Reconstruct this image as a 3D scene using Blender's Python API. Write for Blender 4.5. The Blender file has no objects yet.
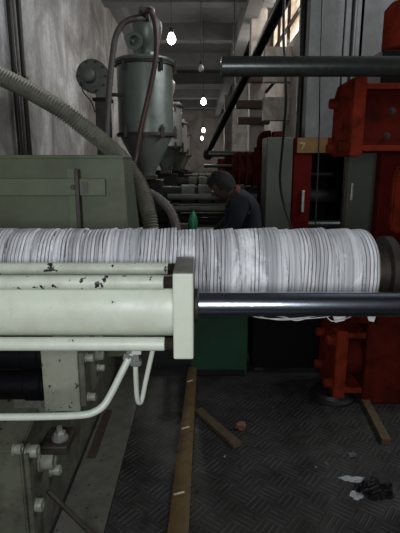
import bpy, bmesh, math, random
from mathutils import Vector, Matrix, noise
random.seed(7)
PI = math.pi
S = bpy.context.scene
C = S.collection

# ---------------------------------------------------------------- camera
F = 461.0
H = 1.65
TH = math.atan(0.22)
cam_d = bpy.data.cameras.new('camera'); cam = bpy.data.objects.new('camera', cam_d); C.objects.link(cam)
cam.location = (0, 0, H); cam.rotation_euler = (PI/2 - TH, 0, 0)
cam_d.sensor_fit = 'VERTICAL'; cam_d.sensor_height = 24; cam_d.lens = 24*F/533
cam_d.clip_start = 0.05; cam_d.clip_end = 200
S.camera = cam

# ---------------------------------------------------------------- world, lights, exposure
w = bpy.data.worlds.new('world'); S.world = w; w.use_nodes = True
w.node_tree.nodes['Background'].inputs[0].default_value = (0.75, 0.82, 0.95, 1)
w.node_tree.nodes['Background'].inputs[1].default_value = 0.03
S.view_settings.view_transform = 'Standard'; S.view_settings.look = 'None'
S.view_settings.gamma = 1; S.view_settings.use_curve_mapping = False
S.view_settings.exposure = 0.18

def area(name, loc, target, sx, sy, power, col):
    l = bpy.data.lights.new(name, 'AREA'); l.shape = 'RECTANGLE'; l.size = sx; l.size_y = sy
    l.energy = power; l.color = col
    o = bpy.data.objects.new(name, l); C.objects.link(o); o.location = loc
    o.rotation_euler = (Vector(target)-Vector(loc)).to_track_quat('-Z', 'Y').to_euler()
    return o
# flash-like front fill added behind the camera, set in an invented window
area('front_fill', (-0.1, -0.93, 1.80), (-0.05, 2.0, 1.25), 1.3, 0.8, 38, (0.93, 0.97, 1.0))
# daylight through the clerestory on the right, falling on the left wall
area('clerestory_daylight', (1.80, 10.0, 4.6), (-2.0, 9.5, 2.0), 5.6, 0.9, 75, (1.0, 0.93, 0.85))
area('side_fill', (3.42, 3.4, 3.9), (-2.0, 5.6, 2.4), 3.4, 1.3, 120, (0.93, 0.96, 1.0))  # fill light added to brighten the left wall, from an invented window

# ---------------------------------------------------------------- helpers
def ray(px, py):
    u = (px-200)/F; v = (266.5-py)/F
    return Vector((u, math.cos(TH)+v*math.sin(TH), -math.sin(TH)+v*math.cos(TH)))
def at(px, py, Y):
    d = ray(px, py); return Vector((0, 0, H)) + d*(Y/d.y)
def on(px, py, z=0.0):
    d = ray(px, py); return Vector((0, 0, H)) + d*((z-H)/d.z)

def setprops(o, label=None, cat=None, group=None, kind=None):
    if label: o['label'] = label
    if cat: o['category'] = cat
    if group: o['group'] = group
    if kind: o['kind'] = kind
    return o
def thing(name, loc, label, cat, group=None):
    o = bpy.data.objects.new(name, None); C.objects.link(o); o.location = loc
    o.empty_display_size = 0.1
    return setprops(o, label, cat, group)
def rootloc(p):
    while p.parent: p = p.parent
    return Vector(p.location)
def finish(name, bm, m, parent=None, smooth=False, label=None):
    """link a bmesh as ONE object; meshes are given in world coordinates"""
    base = rootloc(parent) if parent else None
    if base is None:
        cs = [v.co for v in bm.verts]
        mn = Vector([min(c[i] for c in cs) for i in range(3)]); mx = Vector([max(c[i] for c in cs) for i in range(3)])
        base = Vector(((mn.x+mx.x)/2, (mn.y+mx.y)/2, mn.z)); own = True
    else: own = False
    bmesh.ops.translate(bm, verts=bm.verts, vec=-base)
    bmesh.ops.recalc_face_normals(bm, faces=bm.faces)
    me = bpy.data.meshes.new(name); bm.to_mesh(me); bm.free()
    me.materials.append(m)
    if smooth:
        for p in me.polygons: p.use_smooth = True
        try: me.set_sharp_from_angle(angle=math.radians(40))
        except Exception: pass
    o = bpy.data.objects.new(name, me); C.objects.link(o)
    if own: o.location = base
    if parent: o.parent = parent
    if label: o['label'] = label
    return o
def solo(name, bm, m, label, cat, group=None, smooth=False):
    return setprops(finish(name, bm, m, None, smooth), label, cat, group)
def struct(name, bm, m, smooth=False):
    return setprops(finish(name, bm, m, None, smooth), kind='structure')
def copy_tree(o, parent=None):
    c = o.copy(); C.objects.link(c); c.parent = parent
    for ch in [x for x in bpy.data.objects if x.parent == o and x != c]:
        copy_tree(ch, c)
    return c

def bx(bm, x0, x1, y0, y1, z0, z1, bev=0.0, seg=2):
    r = bmesh.ops.create_cube(bm, size=1)
    vs = r['verts']
    for v in vs:
        v.co = Vector(((x0+x1)/2+v.co.x*(x1-x0), (y0+y1)/2+v.co.y*(y1-y0), (z0+z1)/2+v.co.z*(z1-z0)))
    if bev > 0:
        es = list({e for v in vs for e in v.link_edges})
        bmesh.ops.bevel(bm, geom=es, offset=bev, segments=seg, affect='EDGES', profile=0.5)
    return bm
def box(*a, **k): return bx(bmesh.new(), *a, **k)
def prism(bm, pts, axis, a0, a1, bev=0.0):
    """polygon pts (2d) extruded along axis 'x','y','z' from a0 to a1"""
    def mk(p, a):
        return {'x': Vector((a, p[0], p[1])), 'y': Vector((p[0], a, p[1])), 'z': Vector((p[0], p[1], a))}[axis]
    A = [bm.verts.new(mk(p, a0)) for p in pts]; B = [bm.verts.new(mk(p, a1)) for p in pts]
    fs = [bm.faces.new(A), bm.faces.new(B[::-1])]
    n = len(pts)
    for i in range(n): fs.append(bm.faces.new((A[i], B[i], B[(i+1) % n], A[(i+1) % n])))
    bmesh.ops.recalc_face_normals(bm, faces=fs)
    if bev > 0:
        bmesh.ops.bevel(bm, geom=list({e for f in fs for e in f.edges}), offset=bev, segments=2, affect='EDGES')
    return bm
def frame_of(d):
    d = Vector(d).normalized()
    a = Vector((0, 0, 1)) if abs(d.z) < 0.9 else Vector((1, 0, 0))
    u = d.cross(a).normalized(); v = d.cross(u).normalized()
    return d, u, v
def lathe(bm, p, d, prof, n=32):
    """prof: list of (distance along d, radius)"""
    p = Vector(p); d, u, v = frame_of(d)
    rings = []
    for t, r in prof:
        if r <= 1e-6: rings.append([bm.verts.new(p+d*t)])
        else: rings.append([bm.verts.new(p+d*t+(u*math.cos(2*PI*k/n)+v*math.sin(2*PI*k/n))*r) for k in range(n)])
    for a, b in zip(rings[:-1], rings[1:]):
        for k in range(n):
            k2 = (k+1) % n
            if len(a) == 1 and len(b) == 1: continue
            if len(a) == 1: bm.faces.new((a[0], b[k], b[k2]))
            elif len(b) == 1: bm.faces.new((a[k], b[0], a[k2]))
            else: bm.faces.new((a[k], b[k], b[k2], a[k2]))
    if len(rings[0]) > 1: bm.faces.new(rings[0])
    if len(rings[-1]) > 1: bm.faces.new(rings[-1][::-1])
    return bm
def cyl(bm, a, b, r, n=24, r2=None, ch=0.0):
    a = Vector(a); b = Vector(b); L = (b-a).length; r2 = r if r2 is None else r2
    if ch > 0: pr = [(0, r-ch), (ch, r), (L-ch, r2), (L, r2-ch)]
    else: pr = [(0, r), (L, r2)]
    return lathe(bm, a, b-a, pr, n)
def hexbolt(bm, p, d, r, h):
    """washer, hexagon head"""
    p = Vector(p); d = Vector(d).normalized()
    lathe(bm, p, d, [(0, r*1.35), (h*0.2, r*1.35)], 20)
    lathe(bm, p+d*h*0.2, d, [(0, r), (h*0.68, r), (h*0.8, r*0.85)], 6)
    return bm
def capscrew(bm, p, d, r, h):
    lathe(bm, p, d, [(0, r*1.2), (h*.15, r*1.2), (h*.16, r*.95), (h*.92, r), (h, r*.9), (h, r*.5), (h*.6, r*.48), (h*.6, 0)], 20)
    return bm
def spline(pts, n=8):
    pts = [Vector(p) for p in pts]; out = []
    P = [pts[0]*2-pts[1]] + pts + [pts[-1]*2-pts[-2]]
    for i in range(1, len(P)-2):
        for k in range(n):
            t = k/n; a, b, c, d = P[i-1], P[i], P[i+1], P[i+2]
            out.append(0.5*((2*b)+(c-a)*t+(2*a-5*b+4*c-d)*t*t+(3*b-a-3*c+d)*t**3))
    out.append(pts[-1]); return out
def tube(bm, path, r, n=12, cap=True):
    """r: number or function(i, s) of arc length"""
    path = [Vector(p) for p in path]; rings = []; s = 0
    t0 = (path[1]-path[0]).normalized(); _, u, v = frame_of(t0)
    for i, p in enumerate(path):
        if i: s += (p-path[i-1]).length
        t = (path[min(i+1, len(path)-1)]-path[max(i-1, 0)]).normalized()
        u = (u - t*u.dot(t)).normalized(); v = t.cross(u)
        rr = r(s) if callable(r) else r
        rings.append([bm.verts.new(p+(u*math.cos(2*PI*k/n)+v*math.sin(2*PI*k/n))*rr) for k in range(n)])
    for a, b in zip(rings[:-1], rings[1:]):
        for k in range(n): bm.faces.new((a[k], b[k], b[(k+1) % n], a[(k+1) % n]))
    if cap: bm.faces.new(rings[0]); bm.faces.new(rings[-1][::-1])
    return bm
def resample(path, step):
    out = [path[0].copy()]; acc = 0
    for a, b in zip(path[:-1], path[1:]):
        L = (b-a).length
        if L < 1e-9: continue
        d = step-acc
        while d <= L:
            out.append(a.lerp(b, d/L)); d += step
        acc = L-(d-step)
    return out

# ---------------------------------------------------------------- materials
def srgb(r, g, b):
    f = lambda c: ((c/255+0.055)/1.055)**2.4 if c > 10 else c/255/12.92
    return (f(r), f(g), f(b), 1)
class N:
    def __init__(s, name):
        s.m = bpy.data.materials.new(name); s.m.use_nodes = True; s.t = s.m.node_tree
        s.b = s.t.nodes['Principled BSDF']; s.co = s.t.nodes.new('ShaderNodeTexCoord').outputs['Object']
    def n(s, ty, **k):
        o = s.t.nodes.new('ShaderNode'+ty)
        for a, v in k.items(): setattr(o, a, v)
        return o
    def l(s, a, b): s.t.links.new(a, b)
    def mapping(s, sc=(1, 1, 1), rot=(0, 0, 0), src=None):
        m = s.n('Mapping'); m.inputs['Scale'].default_value = sc; m.inputs['Rotation'].default_value = rot
        s.l(src or s.co, m.inputs[0]); return m.outputs[0]
    def noise(s, scale, detail=5, rough=0.6, vec=None, dist=0):
        t = s.n('TexNoise'); t.inputs['Scale'].default_value = scale; t.inputs['Detail'].default_value = detail
        t.inputs['Roughness'].default_value = rough; t.inputs['Distortion'].default_value = dist
        s.l(vec or s.co, t.inputs['Vector']); return t.outputs[0]
    def ramp(s, src, stops):
        r = s.n('ValToRGB'); e = r.color_ramp.elements
        while len(e) < len(stops): e.new(0.5)
        for el, (p, c) in zip(e, stops):
            el.position = p; el.color = c if len(c) == 4 else (*c, 1)
        s.l(src, r.inputs[0]); return r.outputs[0]
    def mix(s, fac, a, b):
        m = s.n('Mix', data_type='RGBA')
        if isinstance(fac, (int, float)): m.inputs[0].default_value = fac
        else: s.l(fac, m.inputs[0])
        for i, x in ((6, a), (7, b)):
            if isinstance(x, tuple): m.inputs[i].default_value = x
            else: s.l(x, m.inputs[i])
        return m.outputs[2]
    def math(s, op, a, b=None, c=None):
        m = s.n('Math', operation=op)
        for i, x in enumerate((a, b, c)):
            if x is None: continue
            if isinstance(x, (int, float)): m.inputs[i].default_value = x
            else: s.l(x, m.inputs[i])
        return m.outputs[0]
    def bump(s, h, st=0.3, dist=0.01):
        b = s.n('Bump'); b.inputs['Strength'].default_value = st; b.inputs['Distance'].default_value = dist
        s.l(h, b.inputs['Height']); s.l(b.outputs[0], s.b.inputs['Normal'])
    def done(s, col, rough=0.5, metal=0.0):
        for k, x in (('Base Color', col), ('Roughness', rough), ('Metallic', metal)):
            if isinstance(x, (tuple, int, float)): s.b.inputs[k].default_value = x
            else: s.l(x, s.b.inputs[k])
        return s.m
def G(v): return (v, v, v, 1)
def painted(name, col, dirt, rough=0.45, dscale=9, damt=0.5, chips=0.0, chipcol=(0.015, 0.013, 0.01, 1), metal=0.0, chipscale=28):
    a = N(name)
    d = a.ramp(a.noise(dscale, 8, 0.7), [(0.42, G(0)), (0.72, G(damt))])
    c = a.mix(d, col, dirt)
    if chips:
        ch = a.ramp(a.noise(chipscale, 3, 0.6), [(0.78-chips, G(0)), (0.785-chips, G(1))])
        c = a.mix(ch, c, chipcol)
    a.bump(a.noise(60, 3), 0.12, 0.003)
    return a.done(c, a.ramp(a.noise(14, 4), [(0.3, G(rough-.08)), (0.7, G(rough+.15))]), metal)
def plain(name, col, rough=0.5, metal=0.0, sc=30, var=0.35):
    a = N(name)
    dark = tuple(x*(1-var) for x in col[:3])+(1,)
    c = a.mix(a.ramp(a.noise(sc, 5), [(0.35, G(0)), (0.7, G(1))]), col, dark)
    a.bump(a.noise(sc*3, 3), 0.1, 0.002)
    return a.done(c, rough, metal)

M = {}
M['cream'] = painted('cream_paint', (0.60, 0.64, 0.53, 1), (0.30, 0.29, 0.21, 1), 0.38, 7, 0.35, chips=0.05)
M['cream_chipped'] = painted('chipped_cream_paint', (0.58, 0.62, 0.52, 1), (0.30, 0.29, 0.21, 1), 0.4, 9, 0.6, chips=0.155, chipscale=34)
M['pipe_cream'] = painted('cream_pipe_paint', (0.62, 0.66, 0.57, 1), (0.3, 0.29, 0.22, 1), 0.35, 12, 0.3, chips=0.07)
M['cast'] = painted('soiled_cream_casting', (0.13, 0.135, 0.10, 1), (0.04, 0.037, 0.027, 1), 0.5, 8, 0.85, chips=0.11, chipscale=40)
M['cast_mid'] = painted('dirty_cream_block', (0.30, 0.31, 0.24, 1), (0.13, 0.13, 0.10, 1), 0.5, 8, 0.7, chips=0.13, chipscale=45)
M['bolt'] = painted('painted_bolt', (0.30, 0.31, 0.25, 1), (0.10, 0.10, 0.08, 1), 0.4, 30, 0.7)
M['cast_top'] = painted('dark_machined_top', (0.14, 0.14, 0.12, 1), (0.03, 0.03, 0.027, 1), 0.45, 30, 0.8)
M['olive'] = painted('olive_grey_paint', (0.096, 0.110, 0.070, 1), (0.050, 0.055, 0.036, 1), 0.5, 5, 0.7, chips=0.04, chipscale=50)
M['olive_rail'] = painted('olive_rail_paint', (0.110, 0.125, 0.080, 1), (0.055, 0.062, 0.04, 1), 0.5, 5, 0.6, chips=0.05, chipscale=50)
M['iron'] = painted('dirty_iron', (0.055, 0.045, 0.035, 1), (0.02, 0.016, 0.012, 1), 0.5, 12, 0.9, metal=0.4)
M['rust'] = painted('rusty_iron', (0.055, 0.032, 0.022, 1), (0.015, 0.010, 0.008, 1), 0.7, 20, 0.9)
M['black'] = plain('black_enamel', (0.006, 0.006, 0.007, 1), 0.5)
M['tie'] = plain('oiled_black_steel', (0.075, 0.085, 0.078, 1), 0.30, 0.7)
M['chrome'] = plain('chromed_steel', (0.42, 0.46, 0.55, 1), 0.22, 1.0, var=0.1)
M['zinc'] = plain('zinc_plated_steel', (0.45, 0.46, 0.42, 1), 0.4, 0.6)
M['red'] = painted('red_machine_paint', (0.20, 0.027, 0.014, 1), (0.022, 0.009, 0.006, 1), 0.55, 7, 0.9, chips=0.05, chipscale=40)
M['red_dark'] = painted('oily_red_paint', (0.10, 0.013, 0.008, 1), (0.012, 0.007, 0.006, 1), 0.5, 6, 0.95, chips=0.06, chipscale=40)
M['redpanel'] = painted('deep_red_panel', (0.085, 0.009, 0.008, 1), (0.03, 0.006, 0.005, 1), 0.4, 5, 0.6)
M['grey_cab'] = painted('grey_green_cabinet_paint', (0.080, 0.086, 0.068, 1), (0.045, 0.048, 0.038, 1), 0.45, 4, 0.5, chips=0.02)
M['green'] = painted('green_machine_paint', (0.004, 0.050, 0.020, 1), (0.002, 0.022, 0.010, 1), 0.5, 5, 0.7)
M['hopper'] = painted('hopper_grey_green_metal', (0.17, 0.195, 0.172, 1), (0.10, 0.118, 0.105, 1), 0.34, 5, 0.5, metal=0.45)
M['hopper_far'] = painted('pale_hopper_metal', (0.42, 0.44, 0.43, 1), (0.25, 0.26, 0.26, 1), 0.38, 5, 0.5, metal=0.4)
M['hopper_dark'] = painted('dark_cone_metal', (0.12, 0.13, 0.115, 1), (0.06, 0.066, 0.058, 1), 0.45, 5, 0.6, metal=0.3)
M['rubber'] = plain('black_rubber', (0.010, 0.010, 0.010, 1), 0.55)
M['hose_brown'] = plain('grey_brown_hose', (0.11, 0.095, 0.085, 1), 0.45)
M['hose_red'] = plain('red_brown_hose', (0.065, 0.032, 0.027, 1), 0.4)
M['hose_steel'] = painted('braided_steel_hose', (0.24, 0.235, 0.19, 1), (0.09, 0.085, 0.065, 1), 0.38, 16, 0.7, metal=0.35)
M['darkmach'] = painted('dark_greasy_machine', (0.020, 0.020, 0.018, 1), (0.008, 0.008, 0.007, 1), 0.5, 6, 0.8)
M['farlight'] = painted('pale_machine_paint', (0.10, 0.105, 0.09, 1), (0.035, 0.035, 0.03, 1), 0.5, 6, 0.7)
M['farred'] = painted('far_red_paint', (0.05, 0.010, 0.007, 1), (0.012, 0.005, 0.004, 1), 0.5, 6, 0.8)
M['bamboo'] = painted('dirty_bamboo', (0.125, 0.078, 0.028, 1), (0.035, 0.022, 0.010, 1), 0.55, 14, 0.85)
M['bamboo_node'] = plain('pale_bamboo_node', (0.55, 0.48, 0.32, 1), 0.6)
M['wood'] = painted('old_timber', (0.095, 0.065, 0.03, 1), (0.025, 0.018, 0.010, 1), 0.75, 18, 0.9)
M['brick'] = plain('broken_brick', (0.17, 0.07, 0.04, 1), 0.9)
M['plastic_white'] = plain('white_scrap_plastic', (0.72, 0.74, 0.75, 1), 0.4, var=0.2)
M['plastic_grey'] = plain('grey_scrap', (0.22, 0.22, 0.23, 1), 0.5)
M['bag'] = plain('black_bag_film', (0.007, 0.007, 0.008, 1), 0.5)
M['yellow'] = painted('amber_label', (0.16, 0.08, 0.01, 1), (0.05, 0.025, 0.008, 1), 0.5, 20, 0.6)
M['ink'] = plain('pale_print', (0.30, 0.25, 0.12, 1), 0.6)
M['thread'] = plain('white_glass_thread', (0.75, 0.75, 0.72, 1), 0.6)
M['skin'] = plain('skin', (0.055, 0.030, 0.022, 1), 0.7, sc=10, var=0.15)
M['hair'] = plain('black_hair', (0.003, 0.0025, 0.0025, 1), 0.85, sc=80)
M['shirt'] = plain('navy_cloth', (0.004, 0.006, 0.012, 1), 0.85, sc=20)
M['trouser'] = plain('charcoal_cloth', (0.012, 0.012, 0.013, 1), 0.9, sc=20)
M['collar'] = plain('orange_red_collar_cloth', (0.14, 0.03, 0.018, 1), 0.8, sc=20)
M['eye'] = plain('eye_white', (0.6, 0.58, 0.54, 1), 0.3, var=0.05)
M['conduit'] = plain('dark_wall_pipe', (0.022, 0.018, 0.017, 1), 0.5)
M['conduit_grey'] = plain('grey_wall_pipe', (0.17, 0.16, 0.155, 1), 0.6)

def concrete(name, c1, c2, c3, sc=0.9, streak=True):
    a = N(name)
    n1 = a.noise(sc, 10, 0.65, dist=0.8)
    vec = a.mapping((3.5, 3.5, 0.5)); n2 = a.noise(1.2, 8, 0.7, vec=vec)
    c = a.ramp(n1, [(0.33, c3), (0.5, c2), (0.64, c1)])
    if streak: c = a.mix(a.ramp(n2, [(0.45, G(0)), (0.75, G(0.65))]), c, c3)
    c = a.mix(a.ramp(a.noise(18, 6, 0.7), [(0.4, G(0)), (0.8, G(0.5))]), c, c3)
    a.bump(a.noise(9, 8, 0.7), 0.3, 0.02)
    return a.done(c, 0.9)
M['wall'] = concrete('stained_plaster', (0.60, 0.61, 0.63, 1), (0.36, 0.36, 0.36, 1), (0.15, 0.143, 0.135, 1), 1.1)
M['wall_far'] = concrete('far_plaster', (0.40, 0.37, 0.34, 1), (0.30, 0.27, 0.25, 1), (0.17, 0.15, 0.135, 1))
M['ceil'] = concrete('ceiling_concrete', (0.24, 0.24, 0.24, 1), (0.19, 0.19, 0.19, 1), (0.13, 0.13, 0.13, 1), 0.5, False)
M['column'] = concrete('column_plaster', (0.52, 0.50, 0.48, 1), (0.38, 0.36, 0.34, 1), (0.15, 0.135, 0.12, 1), 1.6)
M['column_grey'] = concrete('grey_column_plaster', (0.17, 0.175, 0.17, 1), (0.13, 0.132, 0.128, 1), (0.09, 0.09, 0.086, 1), 1.6)
M['floor'] = concrete('greasy_concrete', (0.032, 0.032, 0.031, 1), (0.024, 0.024, 0.023, 1), (0.010, 0.010, 0.010, 1), 1.5, False)
M['ledge'] = painted('soiled_cream_floor_plate', (0.115, 0.115, 0.095, 1), (0.05, 0.048, 0.038, 1), 0.6, 9, 0.8, chips=0.1, chipscale=35)

def checker():
    a = N('checker_plate')
    v = a.mapping((8.8, 8.8, 8.8), (0, 0, math.radians(38)))
    sp = a.n('SeparateXYZ'); a.l(v, sp.inputs[0]); x, y = sp.outputs[0], sp.outputs[1]
    par = a.math('FLOORED_MODULO', a.math('ADD', a.math('FLOOR', x), a.math('FLOOR', y)), 2.0)
    def lerp(p, q): return a.math('ADD', p, a.math('MULTIPLY', a.math('SUBTRACT', q, p), par))
    s, t = lerp(x, y), lerp(y, x)
    bar = a.math('SMOOTH_MIN', a.math('MULTIPLY', a.math('MAXIMUM', a.math('SINE', a.math('MULTIPLY', s, 2*PI*4)), 0.0), 1.6), 1.0, 0.1)
    fr = a.math('ABSOLUTE', a.math('SUBTRACT', a.math('FRACT', t), 0.5))
    end = a.math('LESS_THAN', fr, 0.43)
    h = a.math('MULTIPLY', bar, end)
    big = a.noise(1.3, 6, 0.65)
    base = a.ramp(big, [(0.35, (0.018, 0.018, 0.016, 1)), (0.6, (0.058, 0.058, 0.054, 1))])
    worn = a.ramp(big, [(0.35, (0.065, 0.065, 0.061, 1)), (0.62, (0.088, 0.088, 0.082, 1))])
    c = a.mix(h, base, worn)
    c = a.mix(a.ramp(a.noise(4.5, 8, 0.75), [(0.42, G(0)), (0.62, G(0.85))]), c, (0.024, 0.023, 0.021, 1))
    a.bump(h, 0.9, 0.006)
    return a.done(c, a.ramp(a.noise(4, 6), [(0.3, G(0.38)), (0.7, G(0.62))]), 0.35)
M['plate'] = checker()

def wrapmat():
    a = N('woven_glass_tape')
    # fine braid lines round the barrel, broader bands, satin patches
    v3 = a.mapping((110, 1.0, 1.0)); n3 = a.noise(1.0, 2, 0.5, vec=v3)
    v1 = a.mapping((24, 0.7, 0.7)); n1 = a.noise(1.0, 3, 0.5, vec=v1)
    v2 = a.mapping((9, 2.2, 2.2)); n2 = a.noise(1.0, 6, 0.75, vec=v2, dist=0.5)
    v4 = a.mapping((45, 9, 9)); n4 = a.noise(1.0, 5, 0.7, vec=v4)
    c = a.ramp(n1, [(0.36, (0.42, 0.425, 0.45, 1)), (0.5, (0.62, 0.625, 0.65, 1)), (0.62, (0.76, 0.765, 0.79, 1))])
    c = a.mix(a.ramp(n3, [(0.38, G(0.55)), (0.48, G(0))]), c, (0.20, 0.20, 0.215, 1))
    c = a.mix(a.ramp(n2, [(0.54, G(0)), (0.63, G(0.9))]), c, (0.90, 0.91, 0.94, 1))
    c = a.mix(a.ramp(n4, [(0.55, G(0)), (0.75, G(0.5))]), c, (0.30, 0.30, 0.32, 1))
    # dark lines painted for groove shading and dirt between the tape cords
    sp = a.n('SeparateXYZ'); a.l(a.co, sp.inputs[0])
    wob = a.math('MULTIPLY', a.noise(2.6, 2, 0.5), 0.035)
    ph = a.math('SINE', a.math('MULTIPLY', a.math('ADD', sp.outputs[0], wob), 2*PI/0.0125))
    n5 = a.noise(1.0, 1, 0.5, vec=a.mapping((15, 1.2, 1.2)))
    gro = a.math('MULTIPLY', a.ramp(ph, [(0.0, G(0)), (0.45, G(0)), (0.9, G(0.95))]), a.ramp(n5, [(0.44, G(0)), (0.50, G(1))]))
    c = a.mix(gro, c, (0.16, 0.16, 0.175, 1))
    s = a.math('SUBTRACT', a.math('ADD', n3, a.math('MULTIPLY', n4, 0.6)), a.math('MULTIPLY', gro, 0.8))
    a.bump(s, 0.5, 0.006)
    return a.done(c, a.ramp(n2, [(0.5, G(0.7)), (0.66, G(0.42))]))
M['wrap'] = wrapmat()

def emis(name, col, st):
    a = N(name); a.b.inputs['Emission Color'].default_value = col; a.b.inputs['Emission Strength'].default_value = st
    return a.done(col, 0.3)
M['bulb'] = emis('lit_bulb', (1.0, 0.99, 0.96, 1), 14)
M['bulb_off'] = plain('unlit_bulb_glass', (0.45, 0.45, 0.43, 1), 0.15)
def winmat():
    a = N('dirty_daylit_glass')
    v = a.mapping((1, 0.9, 2.5))
    c = a.ramp(a.noise(1.3, 5, vec=v), [(0.35, (0.42, 0.27, 0.17, 1)), (0.55, (0.95, 0.78, 0.6, 1)), (0.68, (1, 0.97, 0.9, 1))])
    a.l(c, a.b.inputs['Emission Color']); a.b.inputs['Emission Strength'].default_value = 1.0
    return a.done((0.3, 0.28, 0.25, 1), 0.4)
M['pane'] = winmat()

for k_ in ('red', 'red_dark', 'redpanel', 'farred', 'olive', 'olive_rail', 'grey_cab', 'cast', 'darkmach', 'black', 'farlight'):
    M[k_].node_tree.nodes['Principled BSDF'].inputs['Specular IOR Level'].default_value = 0.0 if 'red' in k_ else (0.08 if k_ in ('black', 'darkmach', 'farlight') else 0.25)
# ================================================================ THE SETTING
struct('floor', box(-2.2, 3.7, -1.2, 34, -0.12, -0.012), M['floor'])
def slab(name, x0, x1, y0, y1, z0, z1, m): return struct(name, box(x0, x1, y0, y1, z0, z1), m)
tread = finish('floor', box(-0.44, 3.5, 0.2, 3.42, -0.010, 0.0, bev=0.002), M['plate']); setprops(tread, kind='structure')
ledge = finish('trim_1', box(-0.675, -0.443, 0.2, 3.9, -0.010, 0.004, bev=0.002), M['ledge']); setprops(ledge, kind='structure')
CZ = 5.3
slab('wall_left', -2.2, -2.0, -1.2, 34, 0, CZ, M['wall'])
slab('wall_far', -2.2, 2.1, 33, 33.2, 0, CZ, M['wall_far'])
slab('ceiling', -2.2, 3.7, -1.2, 34, CZ, CZ+0.2, M['ceil'])
# the right wall has a long clerestory opening
bm = bmesh.new(); bx(bm, 1.85, 2.05, 6.3, 33, 0, 4.1); bx(bm, 1.85, 2.05, 6.3, 33, 5.12, CZ)
bx(bm, 1.85, 2.05, 6.3, 6.9, 4.1, 5.12); bx(bm, 1.85, 2.05, 13.2, 33, 4.1, 5.12)
struct('wall_right', bm, M['wall_far'])
slab('wall_return', 1.55, 3.7, 6.3, 6.5, 0, CZ, M['column_grey'])
bm = bmesh.new(); bx(bm, 3.5, 3.7, -1.2, 1.6, 0, CZ); bx(bm, 3.5, 3.7, 5.2, 6.3, 0, CZ); bx(bm, 3.5, 3.7, 1.6, 5.2, 0, 3.2); bx(bm, 3.5, 3.7, 1.6, 5.2, 4.7, CZ)
struct('wall_side', bm, M['wall'])
bm = bmesh.new()
for y in (1.63, 2.8, 4.0, 5.17): bx(bm, 3.55, 3.62, y-.03, y+.03, 3.2, 4.7)
for z in (3.23, 3.95, 4.67): bx(bm, 3.55, 3.62, 1.6, 5.2, z-.03, z+.03)
struct('added_window_3', bm, M['iron'])  # unseen window frame added to go with the side fill
bm = bmesh.new(); bx(bm, -2.2, -0.9, -1.2, -1.0, 0, CZ); bx(bm, 0.9, 3.7, -1.2, -1.0, 0, CZ)
bx(bm, -0.9, 0.9, -1.2, -1.0, 0, 1.2); bx(bm, -0.9, 0.9, -1.2, -1.0, 2.5, CZ)
struct('wall_back', bm, M['wall'])
wn = struct('added_window_1', bx(bx(bx(bx(bx(bmesh.new(), -0.9, 0.9, -1.12, -1.06, 1.2, 1.25), -0.9, 0.9, -1.12, -1.06, 2.45, 2.5), -0.9, -0.85, -1.12, -1.06, 1.2, 2.5), 0.85, 0.9, -1.12, -1.06, 1.2, 2.5), -0.02, 0.02, -1.12, -1.06, 1.2, 2.5), M['iron'])  # unseen window frame added around the front fill
# clerestory window
wf = bmesh.new()
for y in [6.92, 8.2, 9.5, 10.8, 12.1, 13.18]: bx(wf, 1.88, 1.94, y-.035, y+.035, 4.1, 5.12)
for z in (4.12, 4.56, 5.10): bx(wf, 1.88, 1.94, 6.9, 13.2, z-.03, z+.03)
w2 = struct('window_2', wf, M['iron'])
finish('pane', box(1.95, 1.96, 6.9, 13.2, 4.1, 5.12), M['pane'], w2)
# beams
k = 1
for y in (7.6, 10.3, 13.2, 16.5, 20, 24, 28):
    k += 1
    slab('trim_%d' % k, -2.0, 1.85, y, y+0.32, CZ-0.42, CZ, M['ceil'])
slab('trim_20', 0.95, 1.25, 1.5, 33, CZ-0.55, CZ-0.001, M['ceil'])
slab('trim_21', -2.0, -1.72, -1, 33, CZ-0.30, CZ-0.001, M['ceil'])
# columns
k = 30
for (x0, x1, y0, y1, m) in ((1.12, 1.46, 10.9, 11.3, 'column'), (1.26, 1.84, 5.75, 6.28, 'column_grey'),
                            (1.12, 1.84, 16.5, 16.9, 'column'), (1.12, 1.84, 22, 22.4, 'column')):
    slab('trim_%d' % k, x0, x1, y0, y1, 0, CZ-0.001, M[m]); k += 1
slab('trim_40', 1.30, 1.84, 9.9, 10.15, 3.3, 3.95, M['column'])
slab('trim_41', 1.30, 1.84, 9.9, 10.15, 2.55, 3.0, M['column'])
# steel brackets on the column
# ================================================================ WALL PIPES
for i, (px, r, m, lab) in enumerate(((11.5, 0.030, 'conduit', 'dark vertical pipe on the grey wall, leftmost of three'),
                                     (16.0, 0.020, 'conduit_grey', 'thin grey vertical pipe between the two dark wall pipes'),
                                     (20.5, 0.030, 'conduit', 'dark vertical pipe on the grey wall, right of the thin grey one'))):
    d = ray(px, 40); y = -1.96/d.x*d.y
    t = thing('wall_pipe', (-1.955, y, 0), lab, 'pipe', 'vertical pipes on the left wall')
    finish('pipe', cyl(bmesh.new(), (-1.955, y, 0), (-1.955, y, CZ-0.31), r, 16), M[m], t, True)
    for z in (1.0, 2.6, 3.7, 4.7):
        if i != 1:
            finish('pipe_clip', box(-1.998, -1.915, y-r-.012, y+r+.012, z-.015, z+.015, bev=.003), M['iron'], t)

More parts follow.
